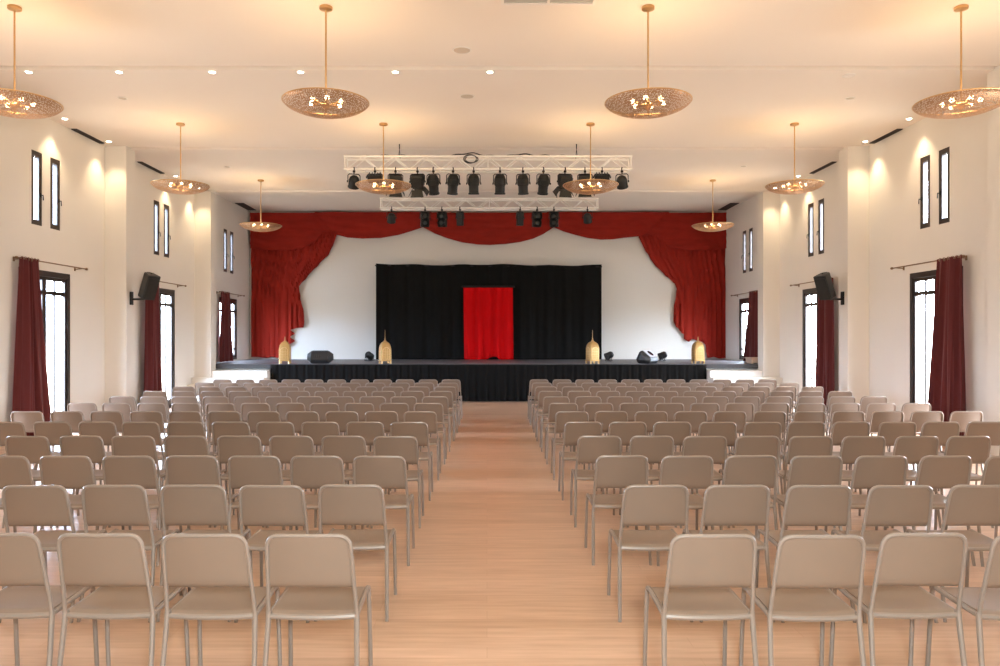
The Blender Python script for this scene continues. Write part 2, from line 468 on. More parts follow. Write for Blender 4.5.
for side, sx, x_in in (('left', -1, 6.04), ('right', 1, 6.12)):
    root = empty('stage_stairs', (sx*(x_in+XW)/2, STAGE_Y, 0)); tag(root, f'cream stone steps leading up to the {side} end of the stage', 'stairs')
    cx = (x_in+XW)/2
    def span(bm, xa, xb, ya, yb, za, zb, bv=0):
        box(bm, sx*(xa-cx), sx*(xb-cx), ya-STAGE_Y, yb-STAGE_Y, za, zb, bv)
    for i in range(1, 6):
        bm = bmesh.new()
        zt = STAGE_Z-.175*i
        y0, y1 = STAGE_Y-.02-.30*i, STAGE_Y-.02-.30*(i-1)
        xe = 7.545 if i <= 2 else XW-.01                       # the pillar stands beside the two top steps
        span(bm, x_in, xe, y0, y1, 0, zt-.035); span(bm, x_in, xe, y0-.025, y1, zt-.035, zt, .006)
        if i == 2: span(bm, 7.545, XW-.01, y0, 20.495, 0, zt-.035); span(bm, 7.545, XW-.01, y0-.025, 20.495, zt-.035, zt, .006)
        mesh_from(bm, 'step', M_STEP, root, smooth=False)

# black backdrop and red doorway curtain
def backdrop_fn(u, v):
    x = -3.66 + 7.44*u
    y = 24.75 + .018*math.sin(x*9+.6*math.sin(x*2.3)) + .012*math.sin(x*21)
    zt = 4.20 + .03*math.sin(x*1.3+.5)*math.sin(x*2.9) - .03*u
    return (x, y, zt*(1-v) + (STAGE_Z+.012)*v), (0, -1, 0)
bm = bmesh.new(); sheet(bm, backdrop_fn, 240, 6, .01)
root = empty('backdrop_curtain', (0, 24.75, STAGE_Z)); tag(root, 'wide black backdrop cloth hung across the middle of the stage', 'backdrop')
bmesh.ops.translate(bm, verts=bm.verts, vec=(0, -24.75, -STAGE_Z))
mesh_from(bm, 'cloth', M_BLACKC, root, angle=80)
bm = bmesh.new(); tube(bm, [(-3.7, .03, 4.16-STAGE_Z), (3.8, .03, 4.12-STAGE_Z)], .022, 8)
mesh_from(bm, 'crossbar', M_BLACKM, root)
for x in (-3.6, 0, 3.7):
    bm = bmesh.new(); tube(bm, [(x, .06, 0), (x, .06, 4.14-STAGE_Z)], .025, 8); tube(bm, [(x, .06, .02), (x, .28, .02)], .02, 6)
    mesh_from(bm, 'upright', M_BLACKM, root)
def redc_fn(u, v):
    x = -.775 + 1.62*u
    q = 2*PI*u
    a = .045*(.6+.4*v)
    y = 24.60 + a*(math.sin(5.2*q+.9*v+.4)+.5*math.sin(8.3*q+2.-.8*v))
    x += .03*v*math.sin(3*q+1)
    lift = .10*math.exp(-((u-.62)/.09)**2) * (1 if u < .68 else max(0, 1-(u-.68)/.02))
    zt = 3.42
    return (x, y, zt*(1-v) + (STAGE_Z+.012+lift)*v), (0, -1, 0)
bm = bmesh.new(); sheet(bm, redc_fn, 130, 14, .01)
root = empty('doorway_curtain', (0, 24.60, STAGE_Z)); tag(root, 'bright red curtain hanging in the centre of the black backdrop', 'curtain')
bmesh.ops.translate(bm, verts=bm.verts, vec=(0, -24.60, -STAGE_Z))
mesh_from(bm, 'cloth', M_REDC, root, angle=80)
bm = bmesh.new(); tube(bm, [(-.82, .0, 2.40), (.90, .0, 2.40)], .03, 8)
for x in (-.82, .90): tube(bm, [(x, 0, 2.40), (x, .13, 2.40)], .02, 6)
mesh_from(bm, 'rail', M_BLACKM, root)

# ------------------------------------------------------------------ red drapes and swags on the end wall
def cloth_from_outline(outline, y0, fold, mtl, name, label, cat, group=None, step=.055, thick=.02):
    """outline: (x,z) metres on the end wall; fold(x,z) -> relief towards the room"""
    pts = [Vector(p) for p in outline]; dense = []
    for i, a in enumerate(pts):
        b = pts[(i+1) % len(pts)]; m = max(1, int((b-a).length/step))
        dense += [a + (b-a)*t/m for t in range(m)]
    nb = len(dense); edges = [(i, (i+1) % nb) for i in range(nb)]
    x0 = min(p.x for p in pts); x1 = max(p.x for p in pts); z0 = min(p.y for p in pts); z1 = max(p.y for p in pts)
    def inside(p):
        c = False
        for i in range(nb):
            a, b = dense[i], dense[(i+1) % nb]
            if (a.y > p.y) != (b.y > p.y) and p.x < (b.x-a.x)*(p.y-a.y)/(b.y-a.y)+a.x: c = not c
        return c
    grid = []
    st = step; zz = z0+st/2
    while zz < z1:
        xx = x0+st/2
        while xx < x1:
            p = Vector((xx, zz))
            if inside(p) and min((p-d).length for d in dense) > st*.45: grid.append(p)
            xx += st
        zz += st*1.6
    V, E, F, *_ = delaunay_2d_cdt(dense+grid, edges, [list(range(nb))], 1, 1e-5)
    bm = bmesh.new()
    fr = [bm.verts.new((v.x, y0 - fold(v.x, v.y) - thick/2, v.y)) for v in V]
    bk = [bm.verts.new((v.x, y0 - fold(v.x, v.y) + thick/2, v.y)) for v in V]
    cnt = {}
    for f in F:
        bm.faces.new([fr[i] for i in f]); bm.faces.new([bk[i] for i in reversed(f)])
        for i in range(len(f)):
            a, b = f[i], f[(i+1) % len(f)]
            cnt.setdefault((min(a, b), max(a, b)), []).append((a, b))
    for k, l in cnt.items():
        if len(l) == 1:
            a, b = l[0]; bm.faces.new((fr[b], fr[a], bk[a], bk[b]))
    o = mesh_from(bm, name, mtl, angle=70)
    return tag(o, label, cat, group)

YD = 25.16
def wp(px, py): return ((px-487)*YD/750, CAMZ+(337-py)*YD/750)
zt = HR-.03
def P(lst): return [wp(*p) for p in lst]
def vert_fold(x, z): return .038*math.sin(x*34+1.2*math.sin(x*5)+.3*z) + .018*math.sin(x*71+z)
def left_fold(x, z):
    k = min(1, max(0, (z-2.6)/1.8))
    return vert_fold(x - k*.35*(z-2.6)*(1 if x > -6.6 else .3), z)
def right_fold(x, z): return left_fold(-x-.05, z)
left = P([(251, 357), (251, 216), (340, 216), (337, 234.5), (333, 246), (328, 255), (321, 262), (314, 269), (306, 278), (299, 286), (300, 297), (303, 310), (304.4, 322), (303, 327.5), (296, 328), (290.5, 330),
          (294.5, 333.5), (290, 337), (295, 341), (290, 344), (286, 350), (282, 355), (278, 358), (272, 357), (266, 358), (258, 357)])
cloth_from_outline(left, YD+.02, left_fold, M_DRAPE, 'stage_drape', 'red pleated drape hanging down the left side of the stage', 'stage drape', 'side drapes framing the stage')
right = P([(725.6, 358), (725.6, 216), (636, 216), (639, 237), (645.5, 251), (656, 266), (665, 275), (675, 283.5), (677, 289), (674.5, 305), (673.6, 320), (676, 327), (679, 328.5), (681.5, 333), (684.5, 334), (684, 339), (689, 342), (692, 339), (698, 341), (703, 342), (705.6, 345), (706, 352), (708, 358), (714, 357), (719, 358.5)])
cloth_from_outline(right, YD+.02, right_fold, M_DRAPE, 'stage_drape', 'red pleated drape hanging down the right side of the stage', 'stage drape', 'side drapes framing the stage')
def swag_fold(cx, hw, ztop):
    def f(x, z):
        t = (x-cx)/hw
        d = (ztop-z) - .35*(1-t*t)
        return .020*math.sin(d*26+.5*t) + .028*(1-t*t)*min(1, max(0, (ztop-z)/.8)) + .006*math.sin(d*61)
    return f
SW = [([(251, 213), (325, 213), (339, 222), (337, 235), (330, 231.5), (324, 232), (317, 241), (309, 246), (301, 249), (285, 251), (268, 250.5), (251, 248.5)], 'red swag at the left end of the valance above the side drape'),
      ([(316, 213), (432, 213), (430, 222), (423.5, 228), (412, 232), (399, 236), (382, 239), (364, 239.5), (349, 238.5), (337, 235.5), (328, 226)], 'red swag between the left end swag and the middle swag'),
      ([(416, 213), (562, 213), (558, 222), (553, 228), (543, 234.5), (533, 239), (520, 242.5), (506, 244.5), (490, 245.5), (478, 245), (463, 243), (447, 238.5), (435, 234), (424, 228), (419, 221)], 'widest red swag in the middle above the black backdrop'),
      ([(546, 213), (668, 213), (652, 228), (640, 237), (622, 238.8), (611, 240.2), (600, 240.5), (587, 239), (574.6, 236), (563, 232.5), (553.5, 228), (549, 221)], 'red swag between the middle swag and the right end swag'),
      ([(725.6, 213), (655, 213), (640, 226), (640, 236), (648, 235), (656, 236.5), (663, 243.5), (671, 248), (684, 250.5), (697, 251), (712, 250.5), (725.6, 248.5)], 'red swag at the right end of the valance above the side drape')]
for i, (o_, lab) in enumerate(SW):
    pts = [(x, min(z, zt)) for x, z in P(o_)]
    xs = [p[0] for p in pts]
    cloth_from_outline(pts, YD-.09-.11*(i % 2), swag_fold((min(xs)+max(xs))/2, (max(xs)-min(xs))/2, zt), M_SWAG, 'stage_swag', lab, 'swag', 'red swags across the stage top')

# ------------------------------------------------------------------ chairs
def make_chair():
    root = empty('chair')
    # backrest panel
    w, rr = .196, .055
    def back_y(z): return .045 - .055*max(0, (z-.60)/.26)
    def fn(u, v):
        x = (2*u-1)*w
        a = max(0, abs(x)-(w-rr))
        top = .858-rr+math.sqrt(max(0, rr*rr-a*a)); bot = .594+.006*(1-(x/w)**2)
        z = bot + (top-bot)*v
        y = back_y(z) + .004 - .022*(1-(x/w)**2)
        y += .010*max(0, 1-v/.10)                      # lower lip turned forward
        return (x, y, z), (0, -1, .2)
    bm = bmesh.new(); sheet(bm, fn, 28, 12, .010)
    mesh_from(bm, 'backrest', M_CHAIR, root, angle=60)
    # tubular frame around the back
    def post(s): return [Vector((s*.214, .078, .452)), Vector((s*.211, .062, .54)), Vector((s*.206, .044, .62)), Vector((s*.202, .018, .73)), Vector((s*.1985, -.001, .80))]
    L = post(-1); R = post(1)
    cl = bez(L[-1], (-.196, -.012, .862), (-.135, -.020, .862), 6)
    mid = [Vector((x, -.026+.006*(abs(x)/.135), .862)) for x in (-.09, -.045, 0, .045, .09)]
    crn = bez((.135, -.020, .862), (.196, -.012, .862), R[-1], 6)
    bm = bmesh.new(); tube(bm, L[:-1]+cl+mid+crn+R[:-1][::-1], .0105, 8)
    mesh_from(bm, 'back_frame', M_LEG, root)
    # seat shell
    def sfn(u, v):
        y = .075 + .395*v
        ww = .203 - .006*v
        e = min(v, 1-v)
        if v > .9: ww -= .03*((v-.9)/.1)**2
        if v < .08: ww -= .012*((.08-v)/.08)**2
        x = (2*u-1)*ww
        z = .462 - .012*(1-(x/.2)**2)*math.sin(PI*min(1, v*1.1)) + .006*v
        if v > .86: z -= .028*((v-.86)/.14)**2
        if v < .10: z -= .012*((.10-v)/.10)**2
        return (x, y, z), (0, 0, 1)
    bm = bmesh.new(); sheet(bm, sfn, 18, 22, .014)
    mesh_from(bm, 'seat', M_CHAIR, root, angle=60)
    # rails under the seat edges
    bm = bmesh.new()
    for s in (-1, 1):
        tube(bm, [(s*.214, .078, .452), (s*.211, .2, .456), (s*.209, .36, .463), (s*.209, .43, .468)], .0125, 8)
    tube(bm, [(-.212, .082, .447), (-.1, .074, .443), (0, .072, .442), (.1, .074, .443), (.212, .082, .447)], .0145, 8)
    mesh_from(bm, 'seat_rail', M_LEG, root)
    for s in (-1, 1):
        bm = bmesh.new(); tube(bm, [(s*.214, .079, .468), (s*.2145, .074, .42), (s*.219, .054, .28), (s*.2225, .028, .13), (s*.2265, 0, .0)], [.0135, .0135, .013, .0125, .0115], 8)
        mesh_from(bm, 'leg', M_LEG, root)
        bm = bmesh.new(); tube(bm, bez((s*.209, .42, .4675), (s*.210, .461, .472), (s*.211, .464, .435), 5) + [Vector((s*.213, .474, .30)), Vector((s*.215, .485, .15)), Vector((s*.216, .497, .0))], .0118, 8)
        mesh_from(bm, 'leg', M_LEG, root)
    return root

proto = make_chair()
ORD = ['first', 'second', 'third', 'fourth', 'fifth', 'sixth', 'seventh', 'eighth', 'ninth', 'tenth', 'eleventh', 'twelfth']
RA = [1.07, 1.066, 1.066, 1.06, 1.058, 1.066, 1.077, 1.085, 1.09, 1.11, 1.115, 1.14]
RP = [.507, .513, .508, .497, .492, .496, .498, .499, .499, .501, .503, .501]
LA = [-.844, -.862, -.845, -.858, -.852, -.835, -.825, -.815, -.80, -.79, -.79, -.79]
LP = [.496, .496, .492, .496, .492, .493, .489, .491, .493, .491, .496, .501]
rc = random.Random(3)
first = True
for r in range(12):
    y = 3.557 + 1.172*r
    for side, A, Pp, sg in (('left', LA, LP, -1), ('right', RA, RP, 1)):
        for j in range(11):
            x = A[r] + sg*Pp[r]*j
            s = 750/y
            e0, e1 = 487+(x-.20)*s, 487+(x+.20)*s
            jx, jy, jr = rc.uniform(-.003, .003), rc.uniform(-.02, .02), rc.uniform(-.6, .6)
            if e1 < 2 or e0 > 998: continue
            c = proto if first else copy_tree(proto)
            first = False
            c.location = (x+jx, y+jy, 0); c.rotation_euler = (0, 0, math.radians(jr))
            rw = ORD[11-r]
            seat = f'{ORD[j]} seat {side} of the aisle'
            tag(c, f'taupe plastic chair, {rw} row from the stage, {seat}', 'chair', 'rows of taupe chairs facing the stage')

# ------------------------------------------------------------------ pendants
def make_pendant():
    root = empty('pendant_lamp')
    bm = bmesh.new(); lathe(bm, [(.0, 0), (.07, 0), (.078, -.006), (.078, -.035), (.03, -.05), (.0, -.05)], 20); mesh_from(bm, 'canopy', M_BRASS, root)
    bm = bmesh.new(); tube(bm, [(0, 0, -.045), (0, 0, -1.19)], .011, 8); mesh_from(bm, 'stem', M_BRASS, root)
    R, D = .515, .155
    prof = []
    for i in range(15):
        t = i/14; prof.append((R*math.sin(t*PI/2)**1.0 if i else 0, -1.155-D*math.cos(t*PI/2)**1.25))
    bm = bmesh.new(); lathe(bm, prof, 40)
    bowl = mesh_from(bm, 'bowl', M_PERF, root)
    bm = bmesh.new(); tube(bm, [(R*math.cos(a), R*math.sin(a), -1.155) for a in [2*PI*j/40 for j in range(40)]], .008, 6, closed=True)
    mesh_from(bm, 'rim', M_BRASS, bowl)
    bm = bmesh.new(); lathe(bm, [(0, -1.16), (.035, -1.165), (.05, -1.19), (.045, -1.22), (.02, -1.24), (0, -1.31)], 12)
    hub = mesh_from(bm, 'hub', M_BRASS, root)
    for k in range(6):
        a = 2*PI*k/6 + .3
        c, s = math.cos(a), math.sin(a)
        bm = bmesh.new(); tube(bm, [(.03*c, .03*s, -1.20), (.14*c, .14*s, -1.175)], .008, 6); tube(bm, [(.13*c, .13*s, -1.178), (.165*c, .165*s, -1.168)], .017, 8)
        arm = mesh_from(bm, 'lamp_arm', M_BRASS, root)
        bm = bmesh.new(); bmesh.ops.create_uvsphere(bm, u_segments=10, v_segments=8, radius=.029, matrix=Matrix.Translation((.195*c, .195*s, -1.16)))
        mesh_from(bm, 'bulb', M_BULB, arm)
    return root
pp = make_pendant()
PEND = [(-5.72, 9.08, 'left'), (-1.95, 9.08, 'il'), (1.95, 9.08, 'ir'), (5.74, 9.08, 'right'),
        (-5.74, 14.05, ''), (-1.94, 14.05, ''), (1.94, 14.05, ''), (5.76, 14.05, ''), (-5.76, 19.1, ''), (5.75, 19.1, '')]
PL = ['perforated brass bowl pendant in the nearest row, cropped at the left edge', 'perforated brass bowl pendant in the nearest row, left of the ceiling grille',
      'perforated brass bowl pendant in the nearest row, right of the ceiling grille', 'perforated brass bowl pendant in the nearest row, cropped at the right edge',
      'brass bowl pendant in the second row, beside the left wall', 'brass bowl pendant hanging in front of the left end of the front truss',
      'brass bowl pendant hanging in front of the right end of the front truss', 'brass bowl pendant in the second row, beside the right wall',
      'small distant brass bowl pendant over the left red swag', 'small distant brass bowl pendant over the right red swag']
for i, (x, y, _) in enumerate(PEND):
    c = pp if i == 0 else copy_tree(pp)
    c.location = (x, y, H); c.rotation_euler = (0, 0, [.1, .5, .9, .2, .7, .4, 1.0, .3, .6, .8][i])
    tag(c, PL[i], 'pendant lamp', 'brass bowl pendants under the ceiling')

# ------------------------------------------------------------------ ceiling fixtures
def make_spot():
    root = empty('downlight')
    bm = bmesh.new(); lathe(bm, [(.048, -.002), (.075, -.004), (.082, 0.0), (.082, .01), (.048, .01), (.048, -.002)], 20); mesh_from(bm, 'trim_ring', M_WHITE, root)
    bm = bmesh.new(); lathe(bm, [(0, -.012), (.03, -.009), (.047, 0.002)], 16); mesh_from(bm, 'lens', M_SPOT, root)
    return root
sp = make_spot(); sfirst = True
def put_spot(x, y, z, label, group):
    global sfirst
    c = sp if sfirst else copy_tree(sp); sfirst = False
    c.location = (x, y, z-.001); tag(c, label, 'downlight', group)
yb_ = 11.18
for i, px in enumerate((25, 116, 210, 299, 394.5, 490)):
    put_spot((px-487)*yb_/750, yb_+.09, H-.02, f'recessed downlight on the nearest ceiling beam, {ORD[i]} from the left wall', 'downlights along the nearest beam')
for i in range(11):
    put_spot((234+50.9*i-487)*21.5/750, 21.5, HR, f'recessed downlight in the row over the stage front, {ORD[i]} from the left wall', 'downlights over the stage front')
WALLSPOT = []
for side, sx in (('left', -1), ('right', 1)):
    for y, wh in ((13.75, 'above the slot windows nearest the camera'), (15.35, 'before the speaker pillar'), (18.65, 'above the slot windows past the speaker'), (20.15, 'before the pillar beside the stage')):
        put_spot(sx*7.74, y, H, f'recessed downlight by the {side} wall {wh}', 'downlights washing the side walls')
        WALLSPOT.append((sx*7.74, y))
def disc(x, y, z, r, label, cat, name, mtl, group):
    root = empty(name, (x, y, z-.001)); tag(root, label, cat, group)
    bm = bmesh.new(); lathe(bm, [(r*.86, -.006), (r*.9, -.012), (r, -.006), (r, .0), (r*.86, 0), (r*.86, -.006)], 24); mesh_from(bm, 'ring', M_WHITE, root)
    bm = bmesh.new(); lathe(bm, [(0, -.010), (r*.6, -.009), (r*.86, -.005)], 24); mesh_from(bm, 'grille', mtl, root)
M_CSP = mat('ceiling_speaker_cloth', (.60, .52, .42), .8)
disc(-.35, 10.45, H, .135, 'round flush ceiling speaker in front of the nearest beam', 'ceiling speaker', 'ceiling_speaker', M_CSP, 'flush ceiling speakers')
disc(-.33, 12.45, H, .125, 'round flush ceiling speaker just behind the nearest beam', 'ceiling speaker', 'ceiling_speaker', M_CSP, 'flush ceiling speakers')
for x, y, z, lab in ((-6.1, 12.55, H, 'small ceiling detector behind the nearest beam, by the left pendants'), (6.08, 12.55, H, 'small ceiling detector behind the nearest beam, by the right pendants'),
                     (-6.1, 17.6, H, 'small ceiling detector behind the middle beam, left side'), (6.0, 17.55, H, 'small ceiling detector behind the middle beam, right side'),
                     (-5.13, 21.5, HR, 'small ceiling detector among the left stage downlights'), (5.19, 21.5, HR, 'small ceiling detector among the right stage downlights')):
    disc(x, y, z, .075, lab, 'ceiling detector', 'ceiling_detector', M_CSP, 'small round ceiling detectors')
disc(5.5, 11.40, H-.02, .10, 'pale round unlit ceiling fitting on the right part of the nearest beam', 'ceiling fitting', 'ceiling_fitting', M_WHITE, None)
# grille panel at the top of the frame
root = empty('ceiling_grille', (.73, 8.55, H)); tag(root, 'grey twin ceiling air grille at the top edge between the pendants', 'air grille')
bm = bmesh.new()
for x0, x1 in ((-.56, -.53), (-.015, .015), (.53, .56)): box(bm, x0, x1, -.45, .45, -.02, 0)
for y0 in (-.45, .42): box(bm, -.53, -.015, y0, y0+.03, -.02, 0); box(bm, .015, .53, y0, y0+.03, -.02, 0)
mesh_from(bm, 'frame', M_WHITE, root, smooth=False)
bm = bmesh.new()
for i in range(18):
    y = -.41+i*.046
    for x0, x1 in ((-.53, -.015), (.015, .53)): box(bm, x0, x1, y, y+.03, -.014, -.004)
mesh_from(bm, 'slat_panel', M_GREY, root, smooth=False)
# dark slot vents along the wall heads
for side, sx in (('left', -1), ('right', 1)):
    for xa, y0, y1, z, wh in ((7.93, 14.40, 15.45, H, 'before the speaker pillar'), (7.92, 17.1, 18.3, H, 'above the wall speaker bay'), (7.80, 23.6, 24.9, HR, 'over the stage')):
        root = empty('ceiling_vent', (sx*xa, (y0+y1)/2, z)); tag(root, f'dark slot air vent at the {side} wall head {wh}', 'air vent', 'dark slot vents along the walls')
        L = (y1-y0)/2; w = .055 if z == H else .14
        bm = bmesh.new(); box(bm, -w, w, -L, L, -.012, 0); mesh_from(bm, 'backing', M_VENT, root, smooth=False)
        bm = bmesh.new()
        for k in range(4):
            a = -w + (2*k+1)*w/4; box(bm, a-.005, a+.005, -L, L, -.022, -.012)
        mesh_from(bm, 'slat_panel', M_VENT, root, smooth=False)

# ------------------------------------------------------------------ trusses
def truss(y, x0, x1, zb, ztp, label):
    root = empty('lighting_truss', ((x0+x1)/2, y, zb)); tag(root, label, 'truss')
    L = (x1-x0)/2; h = ztp-zb; d = .145
    for yy, zz in ((-d, 0), (d, 0), (-d, h), (d, h)):
        bm = bmesh.new(); tube(bm, [(-L, yy, zz), (L, yy, zz)], .025, 10); mesh_from(bm, 'chord', M_ALU, root)
    bm = bmesh.new(); n = 18
    for face in range(3):
        for i in range(n):
            xa = -L+.06+(2*L-.12)*i/n; xb = -L+.06+(2*L-.12)*(i+1)/n
            p, q = (0, 1) if i % 2 == 0 else (1, 0)
            def pt(x, k):
                if face == 0: return (x, -d, h*k)
                if face == 1: return (x, d, h*k)
                if face == 2: return (x, d*(2*k-1), 0)
                return (x, d*(2*k-1), h)
            tube(bm, [pt(xa, p), pt(xb, q)], .010, 6)
    for x in (-L+.02, 0, L-.02):
        for a, b in (((x, -d, 0), (x, -d, h)), ((x, d, 0), (x, d, h)), ((x, -d, 0), (x, d, 0)), ((x, -d, h), (x, d, h))):
            tube(bm, [a, b], .013, 6)
    mesh_from(bm, 'lattice', M_ALU, root)
    for x in (-L*.62, L*.62):
        bm = bmesh.new(); zc = H-zb
        tube(bm, [(x, -.12, h+.02), (x, 0, zc-.10)], .006, 5); tube(bm, [(x, .12, h+.02), (x, 0, zc-.10)], .006, 5); tube(bm, [(x, 0, zc-.10), (x, 0, zc)], .012, 6)
        mesh_from(bm, 'hanger', M_BLACKM, root)
    return root
T1 = dict(y=15.55, zb=5.25, zt=5.51); T2 = dict(y=20.15, zb=5.24, zt=5.49)
truss(T1['y'], -2.94, 2.98, T1['zb'], T1['zt'], 'aluminium lighting truss nearer the audience, carrying fourteen lamps')
truss(T2['y'], -2.86, 2.98, T2['zb'], T2['zt'], 'aluminium lighting truss farther back, over the stage edge')

def yoke_clamp(root, drop, w):
    bm = bmesh.new()
    pts = [(.032*math.cos(a), .0, .032*math.sin(a)) for a in [PI*j/8*1.5-.4 for j in range(9)]]
    M_ = Matrix.Rotation(PI/2, 4, 'Z')
    tube(bm, [M_ @ Vector(p) for p in pts], .012, 6)
    box(bm, -.025, .025, -.02, .02, -.07, -.03, .004)
    tube(bm, [(0, 0, -.06), (0, 0, -.11)], .012, 6)
    mesh_from(bm, 'clamp', M_BLACKM, root)
    bm = bmesh.new()
    tube(bm, [(-w, 0, -drop), (-w, 0, -.135), (-w+.03, 0, -.105), (w-.03, 0, -.105), (w, 0, -.135), (w, 0, -drop)], .010, 6, ry=1.6)
    for s in (-1, 1): lathe(bm, [(0, 0), (.022, 0), (.022, .02), (0, .02)], 10, Matrix.Translation((s*w, 0, -drop)) @ Matrix.Rotation(s*PI/2, 4, 'Y'))
    mesh_from(bm, 'yoke', M_BLACKM, root)

def profile_light(tilt):
    root = empty('stage_light')
    drop = .30; yoke_clamp(root, drop, .135)
    T = Matrix.Translation((0, 0, -drop)) @ Matrix.Rotation(tilt, 4, 'X')
    bm = bmesh.new()
    lathe(bm, [(0, .20), (.06, .195), (.095, .16), (.115, .10), (.118, -.02), (.10, -.05), (.10, -.18), (.112, -.19), (.112, -.22), (.095, -.22), (.09, -.15), (0, -.15)], 18, T)
    for k in range(5): lathe(bm, [(.118, .10-.024*k), (.126, .096-.024*k), (.126, .088-.024*k), (.118, .084-.024*k)], 18, T)
    b = mesh_from(bm, 'housing', M_BLACKM, root)
    bm = bmesh.new(); lathe(bm, [(0, -.165), (.06, -.168), (.092, -.16)], 16, T); mesh_from(bm, 'lens', M_LENS, b)
    return root
def fresnel_light(tilt):
    root = empty('stage_light')
    drop = .26; yoke_clamp(root, drop, .15)
    T = Matrix.Translation((0, 0, -drop)) @ Matrix.Rotation(tilt, 4, 'X')
    bm = bmesh.new()
    box(bm, -.125, .125, -.12, .12, -.10, .13, .02, T)
    lathe(bm, [(.10, -.10), (.115, -.13), (.105, -.14), (0, -.13)], 18, T)
    for k in range(4): box(bm, -.13, .13, -.125, .125, .03+.024*k, .038+.024*k, 0, T)
    b = mesh_from(bm, 'housing', M_BLACKM, root, smooth=False)
    for k in range(4):
        bm = bmesh.new()
        Rk = Matrix.Rotation(k*PI/2, 4, 'Z') @ Matrix.Translation((0, .115, -.14)) @ Matrix.Rotation(.55, 4, 'X')
        vs = box(bm, -.105, .105, -.004, .004, -.15, 0, 0, None)
        for v in vs:
            if v.co.z < -.1: v.co.x *= 1.3
        bmesh.ops.transform(bm, matrix=T @ Rk, verts=bm.verts)
        mesh_from(bm, 'barn_door', M_BLACKM, b, smooth=False)
    return root
def flood_light(tilt):
    root = empty('stage_light')
    drop = .17; yoke_clamp(root, drop, .165)
    T = Matrix.Translation((0, 0, -drop)) @ Matrix.Rotation(tilt, 4, 'X')
    bm = bmesh.new()
    vs = box(bm, -.15, .15, -.07, .07, -.10, .06, .012, T)
    for k in range(5): box(bm, -.115+.055*k, -.105+.055*k, -.07, .07, .05, .09, 0, T)
    b = mesh_from(bm, 'housing', M_BLACKM, root, smooth=False)
    bm = bmesh.new(); box(bm, -.13, .13, -.055, .055, -.106, -.099, 0, T); mesh_from(bm, 'lens', M_LENS, b, smooth=False)
    return root
def round_light(tilt):
    root = empty('stage_light')
    drop = .26; yoke_clamp(root, drop, .125)
    T = Matrix.Translation((0, 0, -drop)) @ Matrix.Rotation(tilt, 4, 'X')
    bm = bmesh.new(); lathe(bm, [(0, .13), (.05, .125), (.09, .09), (.11, .03), (.11, -.10), (.118, -.105), (.118, -.125), (.10, -.125), (.095, -.07), (0, -.07)], 18, T)
    b = mesh_from(bm, 'housing', M_BLACKM, root)
    bm = bmesh.new(); lathe(bm, [(0, -.085), (.05, -.09), (.096, -.08)], 16, T); mesh_from(bm, 'lens', M_LENS, b)
    return root
def twin_light(tilt):
    root = empty('stage_light')
    drop = .27; yoke_clamp(root, drop, .135)
    T = Matrix.Translation((0, 0, -drop)) @ Matrix.Rotation(tilt, 4, 'X')
    bm = bmesh.new(); box(bm, -.115, .115, -.05, .10, -.235, .16, .02, T)
    b = mesh_from(bm, 'housing', M_BLACKM, root, smooth=False)
    for zc in (.05, -.13):
        bm = bmesh.new(); lathe(bm, [(0, .03), (.06, .025), (.088, 0), (.092, .05), (.098, .06), (.1, 0), (.1, -.03), (0, -.03)], 18, T @ Matrix.Translation((0, -.06, zc)) @ Matrix.Rotation(PI/2, 4, 'X'))
        mesh_from(bm, 'lamp_head', mat_dark, b)
    return root
def bar_light(tilt):
    root = empty('stage_light')
    drop = .27; yoke_clamp(root, drop, .105)
    T = Matrix.Translation((0, 0, -drop)) @ Matrix.Rotation(tilt, 4, 'X')
    bm = bmesh.new(); box(bm, -.085, .085, -.07, .08, -.20, .16, .015, T)
    for k in range(7): box(bm, -.075, .075, -.078, -.07, -.17+.045*k, -.15+.045*k, 0, T)
    mesh_from(bm, 'housing', M_BLACKM, root, smooth=False)
    return root
mat_dark = mat('smoked_lens', (.012, .013, .011), .35)
KIND = {'round': (round_light, 'round black par lamp'), 'flood': (flood_light, 'wide black flood lamp'), 'fres': (fresnel_light, 'black lamp with barn doors'),
        'prof': (profile_light, 'long black profile lamp'), 'twin': (twin_light, 'black twin-headed lamp'), 'bar': (bar_light, 'slim black box lamp')}
def hang(T, specs, trussname, grp):
    n = len(specs)
    for i, (px, kind, tilt, rz) in enumerate(specs):
        mk, nm = KIND[kind]
        c = mk(math.radians(tilt))
        yy = T['y']-.145
        c.location = ((px-487)*yy/750, yy, T['zb']); c.rotation_euler = (0, 0, math.radians(rz))
        side = f'{ORD[i]} from the left end' if i < n/2 else f'{ORD[n-1-i]} from the right end'
        tag(c, f'{nm} on the {trussname} truss, {side}', 'stage light', grp)
hang(T1, [(354, 'round', 35, 20), (375, 'flood', 30, 0), (395.5, 'fres', 25, 10), (417.5, 'fres', 30, -8), (433.4, 'prof', 24, -8), (453, 'prof', 18, 14), (473.7, 'prof', 12, 0),
          (500, 'prof', 12, 0), (523, 'prof', 16, -10), (543.4, 'prof', 22, 8), (565, 'fres', 30, 10), (585, 'fres', 25, -10), (602, 'flood', 30, 0), (622, 'round', 35, -20)], 'nearer', 'lamps on the nearer truss')
hang(T2, [(391.5, 'round', 35, 15), (425, 'twin', 5, 10), (442, 'twin', 5, -15), (460, 'bar', 4, -10), (520, 'bar', 4, 10), (537, 'twin', 5, 12), (554, 'twin', 5, -10), (587.5, 'round', 35, -15)], 'farther', 'lamps on the farther truss')
